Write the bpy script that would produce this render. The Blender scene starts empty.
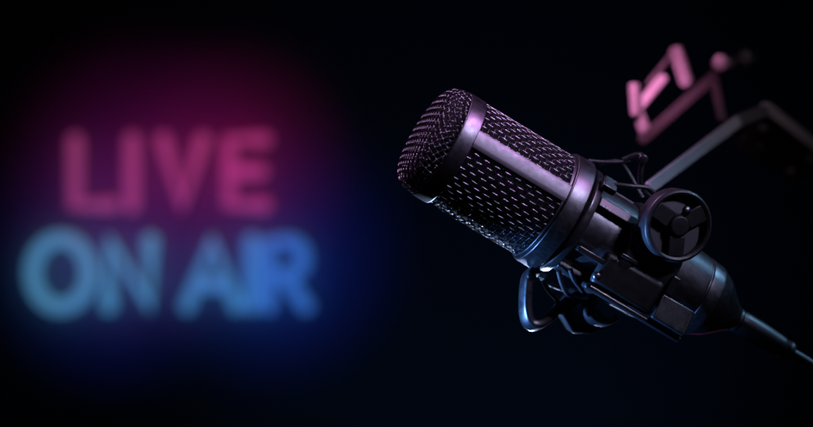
import bpy, bmesh, math, random
from mathutils import Vector, Matrix

random.seed(7)
scene = bpy.context.scene
COL = scene.collection
R = math.radians

# ------------------------------------------------------------------ camera
S = 0.00042            # metres per photograph pixel in the focus plane
D = 0.806              # distance of that plane from the lens
cam_data = bpy.data.cameras.new("camera")
cam = bpy.data.objects.new("camera", cam_data)
COL.objects.link(cam)
cam.location = (0, -D, 0)
cam.rotation_euler = (R(90), 0, 0)
cam_data.lens = 85
cam_data.sensor_width = 36
cam_data.clip_start = 0.02
cam_data.clip_end = 50
cam_data.dof.use_dof = True
cam_data.dof.focus_distance = D - 0.012
cam_data.dof.aperture_fstop = 4.5
cam_data.dof.aperture_blades = 0
scene.camera = cam


def P(px, py, d=0.0):
    """a point of the place: seen at (px, py), d metres behind the focus plane"""
    k = S * (D + d) / D
    return Vector(((px - 406.5) * k, d, -(py - 213.5) * k))


# ------------------------------------------------------------------ world, exposure
world = bpy.data.worlds.new("World")
scene.world = world
world.use_nodes = True
bg = world.node_tree.nodes["Background"]
bg.inputs[0].default_value = (0.25, 0.35, 0.6, 1)
bg.inputs[1].default_value = 0.0006
scene.view_settings.view_transform = 'Standard'
scene.view_settings.look = 'None'
scene.view_settings.exposure = 0
scene.view_settings.gamma = 1
scene.render.engine = 'CYCLES'
scene.cycles.use_denoising = True
scene.cycles.max_bounces = 8
scene.cycles.sample_clamp_indirect = 3
scene.cycles.use_adaptive_sampling = False


def area(name, loc, target, color, power, sx, sy, spread=180):
    l = bpy.data.lights.new(name, 'AREA')
    l.shape = 'RECTANGLE'
    l.size = sx
    l.size_y = sy
    l.color = color
    l.energy = power
    l.spread = R(spread)
    o = bpy.data.objects.new(name, l)
    COL.objects.link(o)
    o.location = loc
    o.rotation_euler = (Vector(target) - Vector(loc)).to_track_quat('-Z', 'Y').to_euler()
    return o




def spot(name, loc, target, color, power, size, blend=1.0, radius=0.03):
    l = bpy.data.lights.new(name, 'SPOT')
    l.color = color
    l.energy = power
    l.spot_size = R(size)
    l.spot_blend = blend
    l.shadow_soft_size = radius
    o = bpy.data.objects.new(name, l)
    COL.objects.link(o)
    o.location = loc
    o.rotation_euler = (Vector(target) - Vector(loc)).to_track_quat('-Z', 'Y').to_euler()
    return o


MIC = P(535, 178, 0.0)
spot("lavender_key", (0.57, -0.46, 0.46), MIC, (0.67, 0.62, 1.0), 72.0, 11, 1.0, 0.09)
spot("purple_key", (0.60, -0.24, 0.60), P(440, 130, 0), (0.85, 0.36, 1.0), 60.0, 8.5, 1.0, 0.06)
area("magenta_softbox", (-0.30, 0.08, 0.55), P(440, 140, 0), (0.86, 0.46, 1.0), 0.26, 0.22, 0.22, 30)
spot("pink_lamp", (-0.05, -0.50, 0.45), P(647, 92, 0.17), (1.0, 0.26, 0.62), 200.0, 5.8, 1.0, 0.02)
spot("mauve_fill", (0.35, -0.50, 0.50), P(735, 122, 0.12), (0.96, 0.72, 0.88), 14.0, 9.5, 1.0, 0.05)  # added fill that brightens the boom arm's bars
spot("blue_rim_lamp", (0.04, 0.60, -0.32), P(496, 254, 0), (0.45, 0.62, 1.0), 55.0, 6.4, 0.8, 0.03)
spot("blue_low_lamp", (-0.42, -0.02, -0.17), P(556, 304, 0), (0.14, 0.36, 1.0), 125.0, 7.2, 0.6, 0.015)
spot("pale_blue_lamp", (0.70, 0.12, 0.45), P(735, 315, 0.03), (0.28, 0.60, 1.0), 44.0, 9, 1.0, 0.08)
# added spots imitating the sign's glow on the wall, and a low blue fill
spot("pink_glow_fill", (-0.25, 0.10, 0.30), P(236, 158, 0.86), (1.0, 0.012, 0.42), 5.6, 10.5, 1.0, 0.055)
spot("pink_glow_fill", (-0.25, 0.10, 0.30), P(142, 184, 0.86), (0.90, 0.015, 0.60), 4.0, 15, 1.0, 0.055)
spot("blue_glow_fill", (-0.25, 0.10, -0.30), P(280, 262, 0.86), (0.025, 0.05, 1.0), 7.6, 12, 1.0, 0.055)
spot("blue_glow_fill", (-0.25, 0.10, -0.30), P(115, 260, 0.86), (0.03, 0.045, 1.0), 5.6, 13.5, 1.0, 0.055)
spot("deep_blue_wall_fill", (0.10, 0.20, -0.6), P(480, 320, 0.86), (0.06, 0.30, 0.85), 0.55, 46)  # added fill giving the wall its dim navy tone

# ------------------------------------------------------------------ materials


def pmat(name, col, rough=0.5, metal=0.0, spec=0.5, bump=0.0, scale=200, var=0.0, coat=0.0):
    m = bpy.data.materials.new(name)
    m.use_nodes = True
    nt = m.node_tree
    b = nt.nodes["Principled BSDF"]
    b.inputs["Base Color"].default_value = (*col, 1)
    b.inputs["Roughness"].default_value = rough
    b.inputs["Metallic"].default_value = metal
    b.inputs["Specular IOR Level"].default_value = spec
    b.inputs["Coat Weight"].default_value = coat
    tc = nt.nodes.new("ShaderNodeTexCoord")
    nz = nt.nodes.new("ShaderNodeTexNoise")
    nz.inputs["Scale"].default_value = scale
    nz.inputs["Detail"].default_value = 6
    nt.links.new(tc.outputs["Object"], nz.inputs["Vector"])
    if bump:
        bp = nt.nodes.new("ShaderNodeBump")
        bp.inputs["Strength"].default_value = bump
        bp.inputs["Distance"].default_value = 0.0004
        nt.links.new(nz.outputs["Fac"], bp.inputs["Height"])
        nt.links.new(bp.outputs["Normal"], b.inputs["Normal"])
    if var:
        mr = nt.nodes.new("ShaderNodeMapRange")
        mr.inputs["From Min"].default_value = 0.3
        mr.inputs["From Max"].default_value = 0.7
        mr.inputs["To Min"].default_value = max(0.02, rough - var)
        mr.inputs["To Max"].default_value = min(1, rough + var)
        nz2 = nt.nodes.new("ShaderNodeTexNoise")
        nz2.inputs["Scale"].default_value = scale * 0.2
        nz2.inputs["Detail"].default_value = 4
        nt.links.new(tc.outputs["Object"], nz2.inputs["Vector"])
        nt.links.new(nz2.outputs["Fac"], mr.inputs["Value"])
        nt.links.new(mr.outputs["Result"], b.inputs["Roughness"])
    return m


def emat(name, col, strength):
    m = bpy.data.materials.new(name)
    m.use_nodes = True
    nt = m.node_tree
    b = nt.nodes["Principled BSDF"]
    b.inputs["Base Color"].default_value = (0.5, 0.5, 0.5, 1)
    b.inputs["Roughness"].default_value = 0.2
    b.inputs["Emission Color"].default_value = (*col, 1)
    b.inputs["Emission Strength"].default_value = strength
    return m


M_PAINT = pmat("satin_black_metal", (0.075, 0.075, 0.08), 0.37, 0.97, 0.5, 0.10, 2500, 0.06)
M_BAR = pmat("satin_grey_metal", (0.085, 0.085, 0.09), 0.48, 0.85, 0.5, 0.12, 2500, 0.05)
M_WIRE = pmat("black_wire", (0.08, 0.08, 0.084), 0.25, 0.95, 0.5)
M_LINER = pmat("dark_foam", (0.004, 0.004, 0.005), 0.9, 0, 0.2)
M_PLASTIC = pmat("black_plastic", (0.007, 0.007, 0.008), 0.33, 0, 0.45, 0.10, 1500, 0.08)
M_RUBBER = pmat("black_rubber", (0.007, 0.007, 0.008), 0.42, 0, 0.4, 0.15, 1800, 0.06)
M_ELASTIC = pmat("black_elastic", (0.008, 0.008, 0.009), 0.45, 0, 0.5, 0.3, 2500)
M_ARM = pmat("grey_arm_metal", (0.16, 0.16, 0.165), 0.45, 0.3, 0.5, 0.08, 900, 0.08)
M_GREY = pmat("grey_plastic", (0.045, 0.045, 0.05), 0.5, 0, 0.4, 0.1, 1500, 0.08)
M_SOOT = pmat("soot_black_plastic", (0.003, 0.003, 0.003), 0.5, 0, 0.25, 0.1, 1500, 0.08)
M_DULL = pmat("dull_black_paint", (0.002, 0.002, 0.002), 0.9, 0, 0.03)
M_ARMSHADED = pmat("shaded_arm_metal", (0.018, 0.017, 0.018), 0.55, 0, 0.25, 0.08, 900, 0.08)  # same arm metal darkened, shade put into the colour of the dim bars
M_STEEL = pmat("steel", (0.12, 0.12, 0.125), 0.35, 1.0)
M_WALL = pmat("dark_wall_paint", (0.30, 0.30, 0.31), 0.9, 0, 0.1, 0.3, 60)

# ------------------------------------------------------------------ builders


def link(name, bm, mat, parent=None, smooth=True, angle=35, bevel=0.0):
    me = bpy.data.meshes.new(name)
    bmesh.ops.remove_doubles(bm, verts=bm.verts, dist=1e-7)
    bmesh.ops.recalc_face_normals(bm, faces=bm.faces)
    bm.to_mesh(me)
    bm.free()
    o = bpy.data.objects.new(name, me)
    COL.objects.link(o)
    me.materials.append(mat)
    if parent is not None:
        o.parent = parent
    if bevel:
        md = o.modifiers.new("bevel", 'BEVEL')
        md.width = bevel
        md.segments = 3
        md.limit_method = 'ANGLE'
        md.angle_limit = R(40)
    if smooth:
        for p in me.polygons:
            p.use_smooth = True
        me.set_sharp_from_angle(angle=R(angle))
    return o


def tag(o, label=None, cat=None, group=None, kind=None):
    if label: o["label"] = label
    if cat: o["category"] = cat
    if group: o["group"] = group
    if kind: o["kind"] = kind
    return o


def thing(name, label, cat, matrix):
    o = bpy.data.objects.new(name, None)
    o.empty_display_size = 0.01
    COL.objects.link(o)
    o.matrix_world = matrix
    return tag(o, label, cat)


def revolve(bm, prof, seg=96, closed=False):
    """prof: (radius, axial) in local metres, turned about local Z"""
    rings = []
    for r, z in prof:
        if r < 1e-9:
            rings.append([bm.verts.new((0, 0, z))])
        else:
            rings.append([bm.verts.new((r * math.cos(2 * math.pi * k / seg), r * math.sin(2 * math.pi * k / seg), z)) for k in range(seg)])
    pairs = list(zip(rings[:-1], rings[1:]))
    if closed:
        pairs.append((rings[-1], rings[0]))
    for a, b in pairs:
        if len(a) == 1 and len(b) == 1:
            continue
        for k in range(seg):
            k2 = (k + 1) % seg
            if len(a) == 1:
                bm.faces.new((a[0], b[k], b[k2]))
            elif len(b) == 1:
                bm.faces.new((a[k], b[0], a[k2]))
            else:
                bm.faces.new((a[k], b[k], b[k2], a[k2]))
    return bm


def smooth_path(pts, n=6, closed=False):
    pts = [Vector(p) for p in pts]
    out = []
    m = len(pts)
    rng = range(m if closed else m - 1)
    for i in rng:
        if closed:
            p0, p1, p2, p3 = pts[(i - 1) % m], pts[i], pts[(i + 1) % m], pts[(i + 2) % m]
        else:
            p0, p1, p2, p3 = pts[max(i - 1, 0)], pts[i], pts[i + 1], pts[min(i + 2, m - 1)]
        for k in range(n):
            t = k / n
            out.append(0.5 * ((2 * p1) + (p2 - p0) * t + (2 * p0 - 5 * p1 + 4 * p2 - p3) * t * t + (3 * p1 - p0 - 3 * p2 + p3) * t ** 3))
    if not closed:
        out.append(pts[-1].copy())
    return out


def tube(bm, pts, rad, sides=8, closed=False, flat=None, up=None):
    """sweep an ellipse along pts; rad a number or list; flat = (half width along 'up' side, half thickness)"""
    pts = [Vector(p) for p in pts]
    n = len(pts)
    if not isinstance(rad, (list, tuple)):
        rad = [rad] * n
    rings = []
    ref = None
    for i in range(n):
        if closed:
            t = pts[(i + 1) % n] - pts[(i - 1) % n]
        else:
            t = pts[min(i + 1, n - 1)] - pts[max(i - 1, 0)]
        if t.length < 1e-12:
            t = Vector((0, 0, 1))
        t.normalize()
        if up is not None:
            a = Vector(up) - t * Vector(up).dot(t)
        elif ref is None:
            h = Vector((0, 0, 1)) if abs(t.z) < 0.9 else Vector((1, 0, 0))
            a = h - t * h.dot(t)
        else:
            a = ref - t * ref.dot(t)
        if a.length < 1e-9:
            a = t.orthogonal()
        a.normalize()
        ref = a
        b = t.cross(a)
        ring = []
        for k in range(sides):
            an = 2 * math.pi * (k + 0.5) / sides
            ca, sa = math.cos(an), math.sin(an)
            if flat:
                # superellipse ribbon
                e = 0.45
                ca = math.copysign(abs(ca) ** e, ca)
                sa = math.copysign(abs(sa) ** e, sa)
                ring.append(bm.verts.new(pts[i] + a * (ca * flat[0] * rad[i]) + b * (sa * flat[1] * rad[i])))
            else:
                ring.append(bm.verts.new(pts[i] + (a * ca + b * sa) * rad[i]))
        rings.append(ring)
    rng = range(n) if closed else range(n - 1)
    for i in rng:
        r0, r1 = rings[i], rings[(i + 1) % n]
        for k in range(sides):
            k2 = (k + 1) % sides
            bm.faces.new((r0[k], r0[k2], r1[k2], r1[k]))
    if not closed:
        bm.faces.new(list(reversed(rings[0])))
        bm.faces.new(rings[-1])
    return bm


def box(bm, c, hx, hy, hz, rot=None):
    c = Vector(c)
    rot = rot or Matrix.Identity(3)
    v = []
    for x in (-1, 1):
        for y in (-1, 1):
            for z in (-1, 1):
                v.append(bm.verts.new(c + rot @ Vector((x * hx, y * hy, z * hz))))
    for f in ((0, 1, 3, 2), (4, 6, 7, 5), (0, 4, 5, 1), (2, 3, 7, 6), (0, 2, 6, 4), (1, 5, 7, 3)):
        bm.faces.new([v[i] for i in f])
    return bm


def ball(bm, c, r, seg=16, sc=(1, 1, 1)):
    m = Matrix.Translation(Vector(c)) @ Matrix.Diagonal((r * sc[0], r * sc[1], r * sc[2], 1))
    bmesh.ops.create_uvsphere(bm, u_segments=seg, v_segments=seg // 2, radius=1, matrix=m)
    return bm


def rod(bm, a, b, r, sides=24, bev=0.0):
    """a turned disc or pin between two points, edges rounded"""
    a, b = Vector(a), Vector(b)
    t = (b - a).normalized()
    if bev:
        tube(bm, [a, a + t * bev * 0.3, a + t * bev, b - t * bev, b - t * bev * 0.3, b], [r - bev, r - bev * 0.3, r, r, r - bev * 0.3, r - bev], sides)
    else:
        tube(bm, [a, b], r, sides)
    return bm


# ------------------------------------------------------------------ the setting: wall behind
WALL_Y = 0.86
bm = bmesh.new()
box(bm, (0, WALL_Y + 0.05, 0.2), 3.2, 0.05, 1.7)
wall = tag(link("wall", bm, M_WALL, smooth=False), kind="structure")

# ------------------------------------------------------------------ microphone frame
A0 = P(460, 155, 0.0)
EU = (P(800, 358, 0.034) - A0).normalized()          # towards the tail
EN = Vector((-EU.z, 0, EU.x)).normalized()           # upwards across the axis
if EN.z < 0:
    EN = -EN
EF = EU.cross(EN).normalized()                       # towards the lens
MF = Matrix(((EN.x, EF.x, EU.x, A0.x), (EN.y, EF.y, EU.y, A0.y), (EN.z, EF.z, EU.z, A0.z), (0, 0, 0, 1)))
CT = math.sqrt(EU.x ** 2 + EU.z ** 2)


def L(u, n, f=0.0):
    """local point: u along the axis to the tail, n up across it, f towards the lens (photograph pixels)"""
    uu = u / CT * (1 + u * 0.0000 + max(u, 0) * S * EU.y / D)
    return Vector((n * S, f * S, uu * S))


def prof(pts):
    return [(r * S, L(u, 0).z) for r, u in pts]


def fillet(pts, rad, n=4):
    """round the corners of an open profile of (r,u)"""
    out = [pts[0]]
    for i in range(1, len(pts) - 1):
        p0, p1, p2 = Vector(pts[i - 1]), Vector(pts[i]), Vector(pts[i + 1])
        d0, d2 = (p0 - p1), (p2 - p1)
        q = min(rad, d0.length * 0.45, d2.length * 0.45)
        a = p1 + d0.normalized() * q
        b = p1 + d2.normalized() * q
        for k in range(n + 1):
            t = k / n
            out.append(tuple((1 - t) ** 2 * a + 2 * t * (1 - t) * p1 + t * t * b))
    out.append(pts[-1])
    return out


mic = thing("condenser_microphone", "black studio condenser microphone with woven wire grille held in the shock mount", "microphone", MF)


def crest(x, wid=0.25):
    """height of a wire along its weave: long crest, short dip once a period"""
    x = abs((x % 1.0) - 0.5)
    if x > wid:
        return 1.0
    return 1.0 - 2.6 * (1 + math.cos(math.pi * x / wid))


# woven wire of the body grille: plain weave on a cylinder
G0, G1, GR = -6.0, 100.0, 56.3
NAX, NCI = 60, 18
WR, AMP = 0.56, 0.95
bm = bmesh.new()
du = (G1 - G0) / NCI
KA = 10
for i in range(NAX):
    th = 2 * math.pi * i / NAX
    pts = []
    wob = random.uniform(-0.12, 0.12)
    for k in range(NCI * KA + 1):
        u = G0 + (G1 - G0) * k / (NCI * KA)
        ph = (u - G0) / (2 * du) + (0.5 if i % 2 else 0.0) + 0.25
        r = GR + 0.75 * crest(ph)
        t2 = th + 0.006 * math.sin(i * 3.1 + u * 0.11)
        pts.append(L(u + wob, r * math.cos(t2), r * math.sin(t2)))
    tube(bm, pts, WR * S, 6)
for j in range(NCI):
    u = G0 + (j + 0.5) * du
    pts = []
    for k in range(NAX * 4):
        th = 2 * math.pi * k / (NAX * 4)
        i0 = k / 4
        over = 0.5 + 0.5 * math.cos(math.pi * (i0 - (1 if (j % 2) else 0)))
        r = GR + 0.75 * (-1.0 + 1.3 * over)
        pts.append(L(u, r * math.cos(th), r * math.sin(th)))
    tube(bm, pts, WR * 0.6 * S, 5, closed=True, up=None)
body_grille = link("body_grille", bm, M_WIRE, mic, angle=80)

bm = bmesh.new()
revolve(bm, prof([(54.8, G0), (54.8, G1)]), 72)
link("grille_liner", bm, M_LINER, mic)

# head cap: a square weave pressed over a rounded crown
crown = fillet([(0, -47.6), (28, -46.6), (46, -43.8), (55.6, -34.5), (57.0, -20)], 13, 5)
cl = [0.0]
for a, b in zip(crown[:-1], crown[1:]):
    cl.append(cl[-1] + math.hypot(b[0] - a[0], b[1] - a[1]))
CTOT = cl[-1]


def crown_at(s):
    s = min(max(s, 0), CTOT)
    for i in range(len(cl) - 1):
        if s <= cl[i + 1]:
            t = (s - cl[i]) / max(1e-9, cl[i + 1] - cl[i])
            a, b = crown[i], crown[i + 1]
            tr, tu = b[0] - a[0], b[1] - a[1]
            q = math.hypot(tr, tu) or 1
            return a[0] + tr * t, a[1] + tu * t, (-tu / q * -1, -tr / q)
    return crown[-1][0], crown[-1][1], (1, 0)


ROT = R(38)


def drape(x, y, h):
    s = math.hypot(x, y)
    an = math.atan2(y, x) + ROT
    r, u, (nr, nu) = crown_at(s)
    r2, u2 = r + nr * h, u + nu * h
    return L(u2, r2 * math.cos(an), r2 * math.sin(an))


bm = bmesh.new()
SP = 5.6
NW = int(CTOT / SP)
for fam in (0, 1):
    for i in range(-NW, NW + 1):
        x = i * SP
        if abs(x) >= CTOT - 1:
            continue
        ymax = math.sqrt(CTOT ** 2 - x * x)
        m = max(4, int(ymax * 2 / SP * 7))
        pts = []
        for k in range(m + 1):
            y = -ymax + 2 * ymax * k / m
            sgn = 1 if (i + fam) % 2 else -1
            h = 0.8 * math.tanh(1.8 * sgn * math.cos(math.pi * y / SP))
            if fam == 0:
                pts.append(drape(x, y, h))
            else:
                pts.append(drape(y, x, h))
        tube(bm, pts, WR * 1.15 * S, 5)
link("head_grille", bm, M_WIRE, mic, angle=80)
bm = bmesh.new()
revolve(bm, prof([(max(0, r - 3.2), u + 3.2) for r, u in crown]), 72)
link("head_liner", bm, M_LINER, mic)

# rings, bars, body
bm = bmesh.new()
revolve(bm, prof(fillet([(52, -22.5), (58.4, -22.5), (58.4, -5), (52, -5)], 1.3, 3)), 128, closed=True)
link("head_band", bm, M_PAINT, mic)
for mid in (70.5, 250.5):
    bm = bmesh.new()
    w = 9.2
    rows = []
    for u in (-6.0, 99.0):
        ring = []
        for r, dirs in ((54.9, 1), (59.6, -1)):
            for k in range(9):
                q = -1 + 2 * k / 8
                a = R(mid + dirs * q * w)
                rr = r - (0.7 if (r > 58 and abs(q) == 1) else 0)
                ring.append(bm.verts.new(L(u, rr * math.cos(a), rr * math.sin(a))))
        rows.append(ring)
    m = len(rows[0])
    for k in range(m):
        bm.faces.new((rows[0][k], rows[0][(k + 1) % m], rows[1][(k + 1) % m], rows[1][k]))
    bm.faces.new(rows[0]); bm.faces.new(list(reversed(rows[1])))
    link("grille_bar", bm, M_BAR, mic, angle=25)
bm = bmesh.new()
revolve(bm, prof(fillet([(54, 96.5), (58.6, 96.5), (58.6, 99.4), (54, 99.4)], 1.0, 3)), 128, closed=True)
link("grille_rim", bm, M_PAINT, mic)
bm = bmesh.new()
revolve(bm, prof(fillet([(50, 99.6), (61.4, 99.6), (62.0, 118.5), (50, 118.5)], 1.5, 3)), 128, closed=True)
link("collar_ring", bm, M_PAINT, mic)
bm = bmesh.new()
revolve(bm, prof(fillet([(0, 110), (49, 110), (47, 200), (41.5, 268), (40, 268.5), (40, 270.2), (41.4, 270.6), (39.8, 284), (33, 297), (17, 315), (13.5, 320), (0, 320)], 1.6, 3)), 128)
link("body_shell", bm, M_PAINT, mic)

# ------------------------------------------------------------------ cable plugged into the tail
MC = MF @ Matrix.Translation(L(316, 0))
cable = thing("microphone_cable", "thin black cable with a slim plug pushed into the microphone's tail", "cable", MC)
o0 = L(316, 0)


def prof0(pts):
    return [(r * S, L(u, 0).z - o0.z) for r, u in pts]


bm = bmesh.new()
revolve(bm, prof0(fillet([(0, 320.5), (13.2, 320.5), (13.2, 324), (12.2, 325), (13, 330), (12.6, 352), (11.0, 374), (9.0, 380), (0, 380)], 1.2, 3)), 64)
plug = link("plug", bm, M_RUBBER, cable)
bm = bmesh.new()
revolve(bm, prof0(fillet([(4, 379), (10, 379.5), (11, 383), (9.6, 387), (4, 388)], 1.5, 3)), 48, closed=True)
link("strain_ring", bm, M_RUBBER, plug)
bm = bmesh.new()
cp = [L(386, 0), L(400, 0, -0.5), L(420, -1, -2), L(450, -6, -6), L(490, -22, -14), L(530, -60, -24), L(560, -130, -34), L(575, -240, -40), L(580, -400, -40)]
tube(bm, smooth_path([p - o0 for p in cp], 10), 5.7 * S, 14)
link("cord", bm, M_RUBBER, cable, angle=80)

# ------------------------------------------------------------------ shock mount
MS = MF @ Matrix.Translation(L(190, 0))
s0 = L(190, 0)
mount = thing("shock_mount", "black plastic shock mount with looped ears and elastic cords gripping the microphone", "shock mount", MS)


def Q(u, n, f=0.0):
    return L(u, n, f) - s0


def profS(pts):
    return [(r * S, L(u, 0).z - s0.z) for r, u in pts]


def boxl(bm, u0, u1, n0, n1, f0, f1):
    a, b = Q(u0, n0, f0), Q(u1, n1, f1)
    c = (a + b) / 2
    box(bm, c, abs(a.x - b.x) / 2, abs(a.y - b.y) / 2, abs(a.z - b.z) / 2)


def boxpolar(bm, u0, u1, r0, r1, deg, halfw):
    a, b = Q(u0, 0), Q(u1, 0)
    rot = Matrix.Rotation(R(deg), 3, 'Z')
    c = rot @ Vector(((r0 + r1) / 2 * S, 0, 0)) + (a + b) / 2
    box(bm, c, (r1 - r0) / 2 * S, halfw * S, abs(a.z - b.z) / 2, rot)


# inner clamp
bm = bmesh.new()
revolve(bm, profS(fillet([(49.5, 121.5), (57, 121.5), (58.5, 124), (57.5, 131), (49.5, 131)], 1.2, 3)), 96, closed=True)
clamp = link("clamp_ring", bm, M_PLASTIC, mount)
for deg in (58, 148, 238, 328):
    bm = bmesh.new()
    boxpolar(bm, 131.3, 186, 50, 57, deg, 5.5)
    link("clamp_rail", bm, M_PLASTIC, mount, bevel=1.2 * S)
for deg in (40, 200, 290):
    bm = bmesh.new()
    boxpolar(bm, 126, 141, 58.8, 67, deg, 8)
    tb = link("clamp_tab", bm, M_PLASTIC, mount, bevel=1.5 * S)
# outer frame ring
bm = bmesh.new()
revolve(bm, profS(fillet([(48.5, 178), (51.5, 178), (53, 181), (53, 229), (50, 233), (46, 233)], 1.6, 3)), 96, closed=True)
link("frame_ring", bm, M_PLASTIC, mount)


def ear(path, half_w, half_t, up, name="ear_loop", mat=None):
    bm = bmesh.new()
    tube(bm, smooth_path(path, 8), 1.0, 16, flat=(half_w * S, half_t * S), up=up)
    return link(name, bm, mat or M_PLASTIC, mount, angle=60)


def polar_path(pts, deg):
    rot = Matrix.Rotation(R(deg), 3, 'Z')
    return [rot @ Q(u, r, 0) for u, r in pts]


def tang(deg):
    return Matrix.Rotation(R(deg), 3, 'Z') @ Vector((0, 1, 0))


# ears: from frame ring forward, round the tip, back
EARP = [(187, 62), (172, 62), (166, 68), (160, 82), (155, 99), (149, 109), (141, 111), (133, 104), (126, 92), (119, 76), (118, 66), (124, 61)]
for deg in (172, 262, 300):
    ear(polar_path(EARP, deg), 8.5, 4.6, Vector((0.60, 1, 0)) if deg == 172 else tang(deg))
ear(polar_path([(187, 62), (176, 64), (168, 70), (162, 80), (157, 90), (151, 92.5), (146, 87), (141, 80)], 6), 4.2, 2.4, tang(6))
# pins on the ears
for deg, u, r in ((172, 119, 70), (6, 156, 91.5), (262, 119, 70), (300, 119, 70)):
    rot = Matrix.Rotation(R(deg), 3, 'Z')
    bm = bmesh.new()
    c = rot @ Q(u, r, 0)
    t = tang(deg)
    rod(bm, c - t * 9 * S, c + t * 9 * S, 5.0 * S, 20, 1.6 * S)
    link("cord_pin", bm, M_PLASTIC, mount, angle=50)
# lower crescent ear, further round the back
ear([Q(188, -56, 10), Q(186, -64, 10), Q(189, -72, 10), Q(197, -75, 10), Q(208, -71, 10), Q(215, -61, 10)], 7.0, 3.2, (0.5, 1, 0))

# lower bracket between the loop and the crescent


def un(px, py):
    return (px - 460) * 0.857 + (py - 155) * 0.515, (px - 460) * 0.515 - (py - 155) * 0.857


bm = bmesh.new()
ol = [un(*q) for q in ((558, 312), (577, 292), (600, 312), (612, 326), (590, 337), (572, 336))]
fr = [bm.verts.new(Q(u, n, -6)) for u, n in ol]
bk = [bm.verts.new(Q(u, n, -30)) for u, n in ol]
bm.faces.new(fr)
bm.faces.new(list(reversed(bk)))
for k in range(len(ol)):
    bm.faces.new((fr[k], bk[k], bk[(k + 1) % len(ol)], fr[(k + 1) % len(ol)]))
link("lower_bracket", bm, M_RUBBER, mount, bevel=2.0 * S)

# elastic cords


def cordl(path, rad=2.2):
    bm = bmesh.new()
    tube(bm, smooth_path(path, 6), rad * S, 10)
    return link("elastic_cord", bm, M_ELASTIC, mount, angle=80)


cordl([Q(136, 51, 40), Q(150, 58, 44), Q(169, 66, 42), Q(186, 60, 36)], 2.3)
cordl([Q(112, 61, 6), Q(126, 68, 8), Q(144, 80, 10), Q(150, 89, 6)], 2.2)
cordl([Q(142, -43, 40), Q(152, -50, 36), Q(166, -55, 28), Q(170, -62, 16), Q(160, -82, 10)], 2.5)
cordl([Q(132, -66, 12), Q(142, -72, 12), Q(154, -76, 12), Q(160, -84, 10)], 2.4)
cordl([Q(159, -83, 12), Q(163, -70, 16), Q(167, -58, 22), Q(174, -44, 36), Q(180, -34, 46)], 2.3)
cordl([Q(166, -86, 4), Q(171, -72, 10), Q(177, -58, 18), Q(186, -48, 30)], 2.3)
cordl([Q(128, 66, -8), Q(146, 78, -30), Q(160, 78, -40), Q(188, 60, -30)], 2.2)
cordl([Q(130, -60, -20), Q(150, -66, -34), Q(176, -60, -40), Q(188, -50, -40)], 2.2)

# guide rail and a broad dark band that wraps the near side of the cradle
bm = bmesh.new()
boxl(bm, 133, 162, -24, -18, 50, 60)
link("guide_rail", bm, M_PLASTIC, mount, bevel=1.2 * S)
for r0, a0, a1, uu in ((60, 62, 118, 172), (60, 104, 150, 166)):
    bm = bmesh.new()
    pp = []
    for k in range(13):
        a = R(a0 + (a1 - a0) * k / 12)
        pp.append(Q(uu + 9 * math.sin(k / 12 * 3.0), r0 * math.cos(a), r0 * math.sin(a)))
    tube(bm, pp, 1.0, 16, flat=(6.5 * S, 2.2 * S), up=(0, 0, 1))
    link("retaining_band", bm, M_RUBBER, mount, angle=60)
cordl([Q(134, -50, 36), Q(146, -60, 30), Q(160, -66, 24), Q(176, -58, 26)], 2.6)

# swivel bracket on the near side: long rail, housing, block
bm = bmesh.new()
boxl(bm, 158, 266, -52, -45.5, 40, 58)
link("bracket_rail", bm, M_PLASTIC, mount, bevel=2.6 * S)
bm = bmesh.new()
boxl(bm, 160, 226, -44.5, -8, 46, 60)
link("bracket_housing", bm, M_SOOT, mount, bevel=5.5 * S)
bm = bmesh.new()
rotb = Matrix.Rotation(R(-14), 3, 'Z')
box(bm, Q(246, -31, 56), 13.5 * S, 5 * S, 19.5 * S, rotb)
link("bracket_block", bm, M_PLASTIC, mount, bevel=1.5 * S)
bm = bmesh.new()
boxl(bm, 228, 236, -16, 4, 44, 58)
link("bracket_lug", bm, M_PLASTIC, mount, bevel=1.2 * S)
bm = bmesh.new()
rod(bm, Q(161, -36, 58), Q(161, -36, 68), 4.2 * S, 20, 2.4 * S)
link("screw_head", bm, M_STEEL, mount, angle=50)
bm = bmesh.new()
boxl(bm, 172, 190, -7, -3, 52, 63)
link("latch_lip", bm, M_PLASTIC, mount, bevel=0.8 * S)

# tension knob: open rim, three spokes, hub
kc = Q(202, 47, 64)
kx = Vector((0.0, 1, 0)) + Vector((0.06, 0, 0.14))   # its axis, roughly to the lens
kx.normalize()
ku = Vector((1, 0, 0)) - kx * kx.x
ku.normalize()
kv = kx.cross(ku)
KM = Matrix(((ku.x, kv.x, kx.x), (ku.y, kv.y, kx.y), (ku.z, kv.z, kx.z))).to_4x4()
KM = KM @ Matrix.Scale(0.93, 4)
KM.translation = kc
knob = link("tension_knob", revolve(bmesh.new(), [(r * S, z * S) for r, z in fillet([(0, -6), (35, -6), (35, 0), (0, 0)], 0.6, 2)], 64), M_GREY, mount)
knob.matrix_local = KM
bm = bmesh.new()
revolve(bm, [(r * S, z * S) for r, z in fillet([(33.4, -12), (38.6, -12), (39.2, 8), (36.2, 11), (33.4, 9)], 1.0, 3)], 96, closed=True)
link("knob_rim", bm, M_RUBBER, knob)
for a in (60, 180, 300):
    bm = bmesh.new()
    rot = Matrix.Rotation(R(a + 25), 3, 'Z')
    box(bm, rot @ Vector((22 * S, 0, 2.5 * S)), 11.2 * S, 9.5 * S, 5.9 * S, rot)
    link("knob_spoke", bm, M_SOOT, knob, bevel=1.5 * S)
bm = bmesh.new()
revolve(bm, [(r * S, z * S) for r, z in fillet([(0, 12), (10.5, 12), (12.5, 8), (12.5, -5), (0, -5)], 2.2, 4)], 48)
link("knob_hub", bm, M_SOOT, knob)
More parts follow.
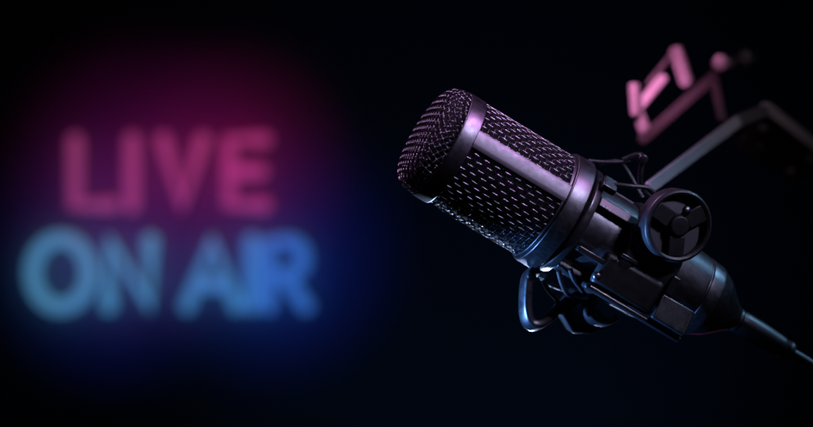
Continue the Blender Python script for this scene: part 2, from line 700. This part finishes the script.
bm = bmesh.new()
kl = Vector((18 * S, 2 * S, 10.5 * S))
ball(bm, kl, 5.0 * S, 20, (1, 1, 0.7))
link("knob_screw", bm, M_STEEL, knob, angle=80)

# ------------------------------------------------------------------ boom arm behind
arm0 = P(760, 112, 0.16)
arm = thing("boom_arm", "grey metal scissor boom arm receding behind the microphone and shock mount", "boom arm", Matrix.Translation(arm0))


def bar_between(name, a, b, w, t, roll=0.0, r_end=True, mat=None):
    """flat bar with rounded ends; w in photo pixels at its depth, roll turns its face about its length"""
    a, b = a - arm0, b - arm0
    ax = (b - a).normalized()
    side = ax.cross(Vector((0, 1, 0))).normalized()
    nrm = side.cross(ax).normalized()
    rt = Matrix.Rotation(roll, 3, ax)
    side, nrm = rt @ side, rt @ nrm
    bm = bmesh.new()
    hw, ht = w * S / 2, t * S / 2
    out = []
    for k in range(9):
        an = math.pi / 2 + math.pi * k / 8
        out.append(a + ax * (math.cos(an) * hw * 0.8) + side * (math.sin(an) * hw))
    for k in range(9):
        an = -math.pi / 2 + math.pi * k / 8
        out.append(b + ax * (math.cos(an) * hw * 0.8) + side * (math.sin(an) * hw))
    f = [bm.verts.new(p + nrm * ht) for p in out]
    g = [bm.verts.new(p - nrm * ht) for p in out]
    bm.faces.new(f)
    bm.faces.new(list(reversed(g)))
    m = len(out)
    for k in range(m):
        bm.faces.new((f[k], g[k], g[(k + 1) % m], f[(k + 1) % m]))
    return link(name, bm, mat or M_ARM, arm, bevel=1.3 * S, angle=50)


bar_between("lower_bar", P(650, 187, 0.035), P(737, 122, 0.13), 13, 6, R(8))
bar_between("elbow_plate", P(738, 121, 0.135), P(764, 111, 0.145), 15, 6, R(-5), mat=M_ARMSHADED)
bar_between("long_bar", P(765, 108, 0.15), P(930, 236, 0.24), 14, 10, R(-15))
bar_between("upper_bar", P(642, 140, 0.155), P(722, 69, 0.19), 12, 6, R(10), mat=M_ARMSHADED)
bar_between("cross_link", P(714, 82, 0.185), P(722, 119, 0.14), 11, 5, R(-12), mat=M_ARMSHADED)
bar_between("spring_bracket", P(634, 86, 0.16), P(636, 113, 0.16), 9, 12, R(35))
bar_between("spring_bracket", P(636, 110, 0.165), P(648, 137, 0.165), 11, 12, R(35))
bar_between("spring_bracket", P(638, 109, 0.17), P(662, 80, 0.18), 12, 12, R(-20))
bar_between("spring_bracket", P(676, 51, 0.185), P(686, 82, 0.185), 14, 12, R(30))
bar_between("spring_strut", P(648, 84, 0.19), P(674, 52, 0.19), 6, 6, R(0), mat=M_RUBBER)
bar_between("far_strut", P(726, 64, 0.20), P(756, 57, 0.22), 11, 9, R(0))
bar_between("lower_tie", P(742, 134, 0.16), P(800, 174, 0.2), 5, 5, R(0))


def plate(name, outline, d, t, mat):
    bm = bmesh.new()
    f = [bm.verts.new(P(x, y, d) - arm0) for x, y in outline]
    g = [bm.verts.new(P(x, y, d) - arm0 + Vector((0, t, 0))) for x, y in outline]
    bm.faces.new(f)
    bm.faces.new(list(reversed(g)))
    m = len(f)
    for k in range(m):
        bm.faces.new((f[k], g[k], g[(k + 1) % m], f[(k + 1) % m]))
    return link(name, bm, mat, arm, bevel=1.0 * S, angle=40)


plate("gusset_plate", [(732, 128), (768, 116), (816, 156), (820, 172), (796, 182), (736, 146)], 0.205, 0.004, M_DULL)
for px, py, d, r in ((723, 63, 0.185, 8.5), (748, 58, 0.2, 8.0), (742, 134, 0.15, 6.5), (765, 128, 0.16, 5), (793, 172, 0.18, 4.5), (812, 160, 0.2, 6)):
    bm = bmesh.new()
    c = P(px, py, d) - arm0
    rod(bm, c + Vector((0, 0.012, 0)), c - Vector((0.002, 0.004, 0)), r * S * 1.15, 20, 1.8 * S)
    link("pivot_bolt", bm, M_ARM if py < 100 else M_ARMSHADED, arm, angle=50)

# ------------------------------------------------------------------ neon sign on the wall
SD = WALL_Y - 0.013
sign0 = P(170, 222, SD)
sign = thing("neon_sign", "glowing pink and blue neon sign reading LIVE ON AIR on the dark wall", "neon sign", Matrix.Translation(sign0))


def neon(name, col, strength, words, label):
    w = bpy.data.objects.new(name, None)
    w.empty_display_size = 0.01
    COL.objects.link(w)
    w.parent = sign
    w["label"] = label
    for letter, strokes, c in words:
        bm = bmesh.new()
        for st in strokes:
            cyc = st[0] == 'o'
            pts = [P(166 + (x - 166) * 0.965, y, SD) - sign0 for x, y in (st[1:] if cyc else st)]
            tube(bm, pts, TUBE, 12, closed=cyc, up=(0, 1, 0))
            if not cyc:
                for q in (pts[0], pts[-1]):
                    ball(bm, q, TUBE * 0.999, 12)
        m = emat("neon_glass_" + letter, c, strength)
        lt = link("letter_tube", bm, m, w, angle=80)
        lt["label"] = "%s neon letter %s" % (col, letter[-1])
    return w


TUBE = 0.0064
pk = [(0.78, 0.11, 0.37), (0.82, 0.10, 0.37), (0.87, 0.095, 0.38), (0.90, 0.085, 0.38)]
neon("word", "pink", 0.28, [
    ("L", [[(72, 141), (72, 205), (110, 205)]], pk[0]),
    ("I", [[(131, 140), (131, 206)]], pk[1]),
    ("V", [[(163, 140), (183, 206), (204, 140)]], pk[2]),
    ("E", [[(268, 140), (232, 140), (232, 205), (268, 205)], [(232, 172), (264, 172)]], pk[3]),
], "pink neon word LIVE")
oval = ['o'] + [(57 + 29 * math.cos(2 * math.pi * k / 40), 273 + 34 * math.sin(2 * math.pi * k / 40)) for k in range(40)]
bowl = [(272, 306), (272, 241), (292, 241), (302, 244), (308, 251), (309, 260), (306, 268), (298, 274), (288, 276), (272, 276)]
neon("word", "blue", 0.52, [
    ("O", [oval], (0.10, 0.37, 0.64)),
    ("N", [[(107, 306), (107, 241), (150, 306), (150, 241)]], (0.085, 0.37, 0.66)),
    ("A", [[(188, 306), (214, 241), (239, 306)], [(197, 285), (230, 285)]], (0.07, 0.31, 0.68)),
    ("second I", [[(255, 241), (255, 306)]], (0.06, 0.27, 0.72)),
    ("R", [bowl, [(290, 277), (311, 306)]], (0.05, 0.22, 0.74)),
], "blue neon words ON AIR")
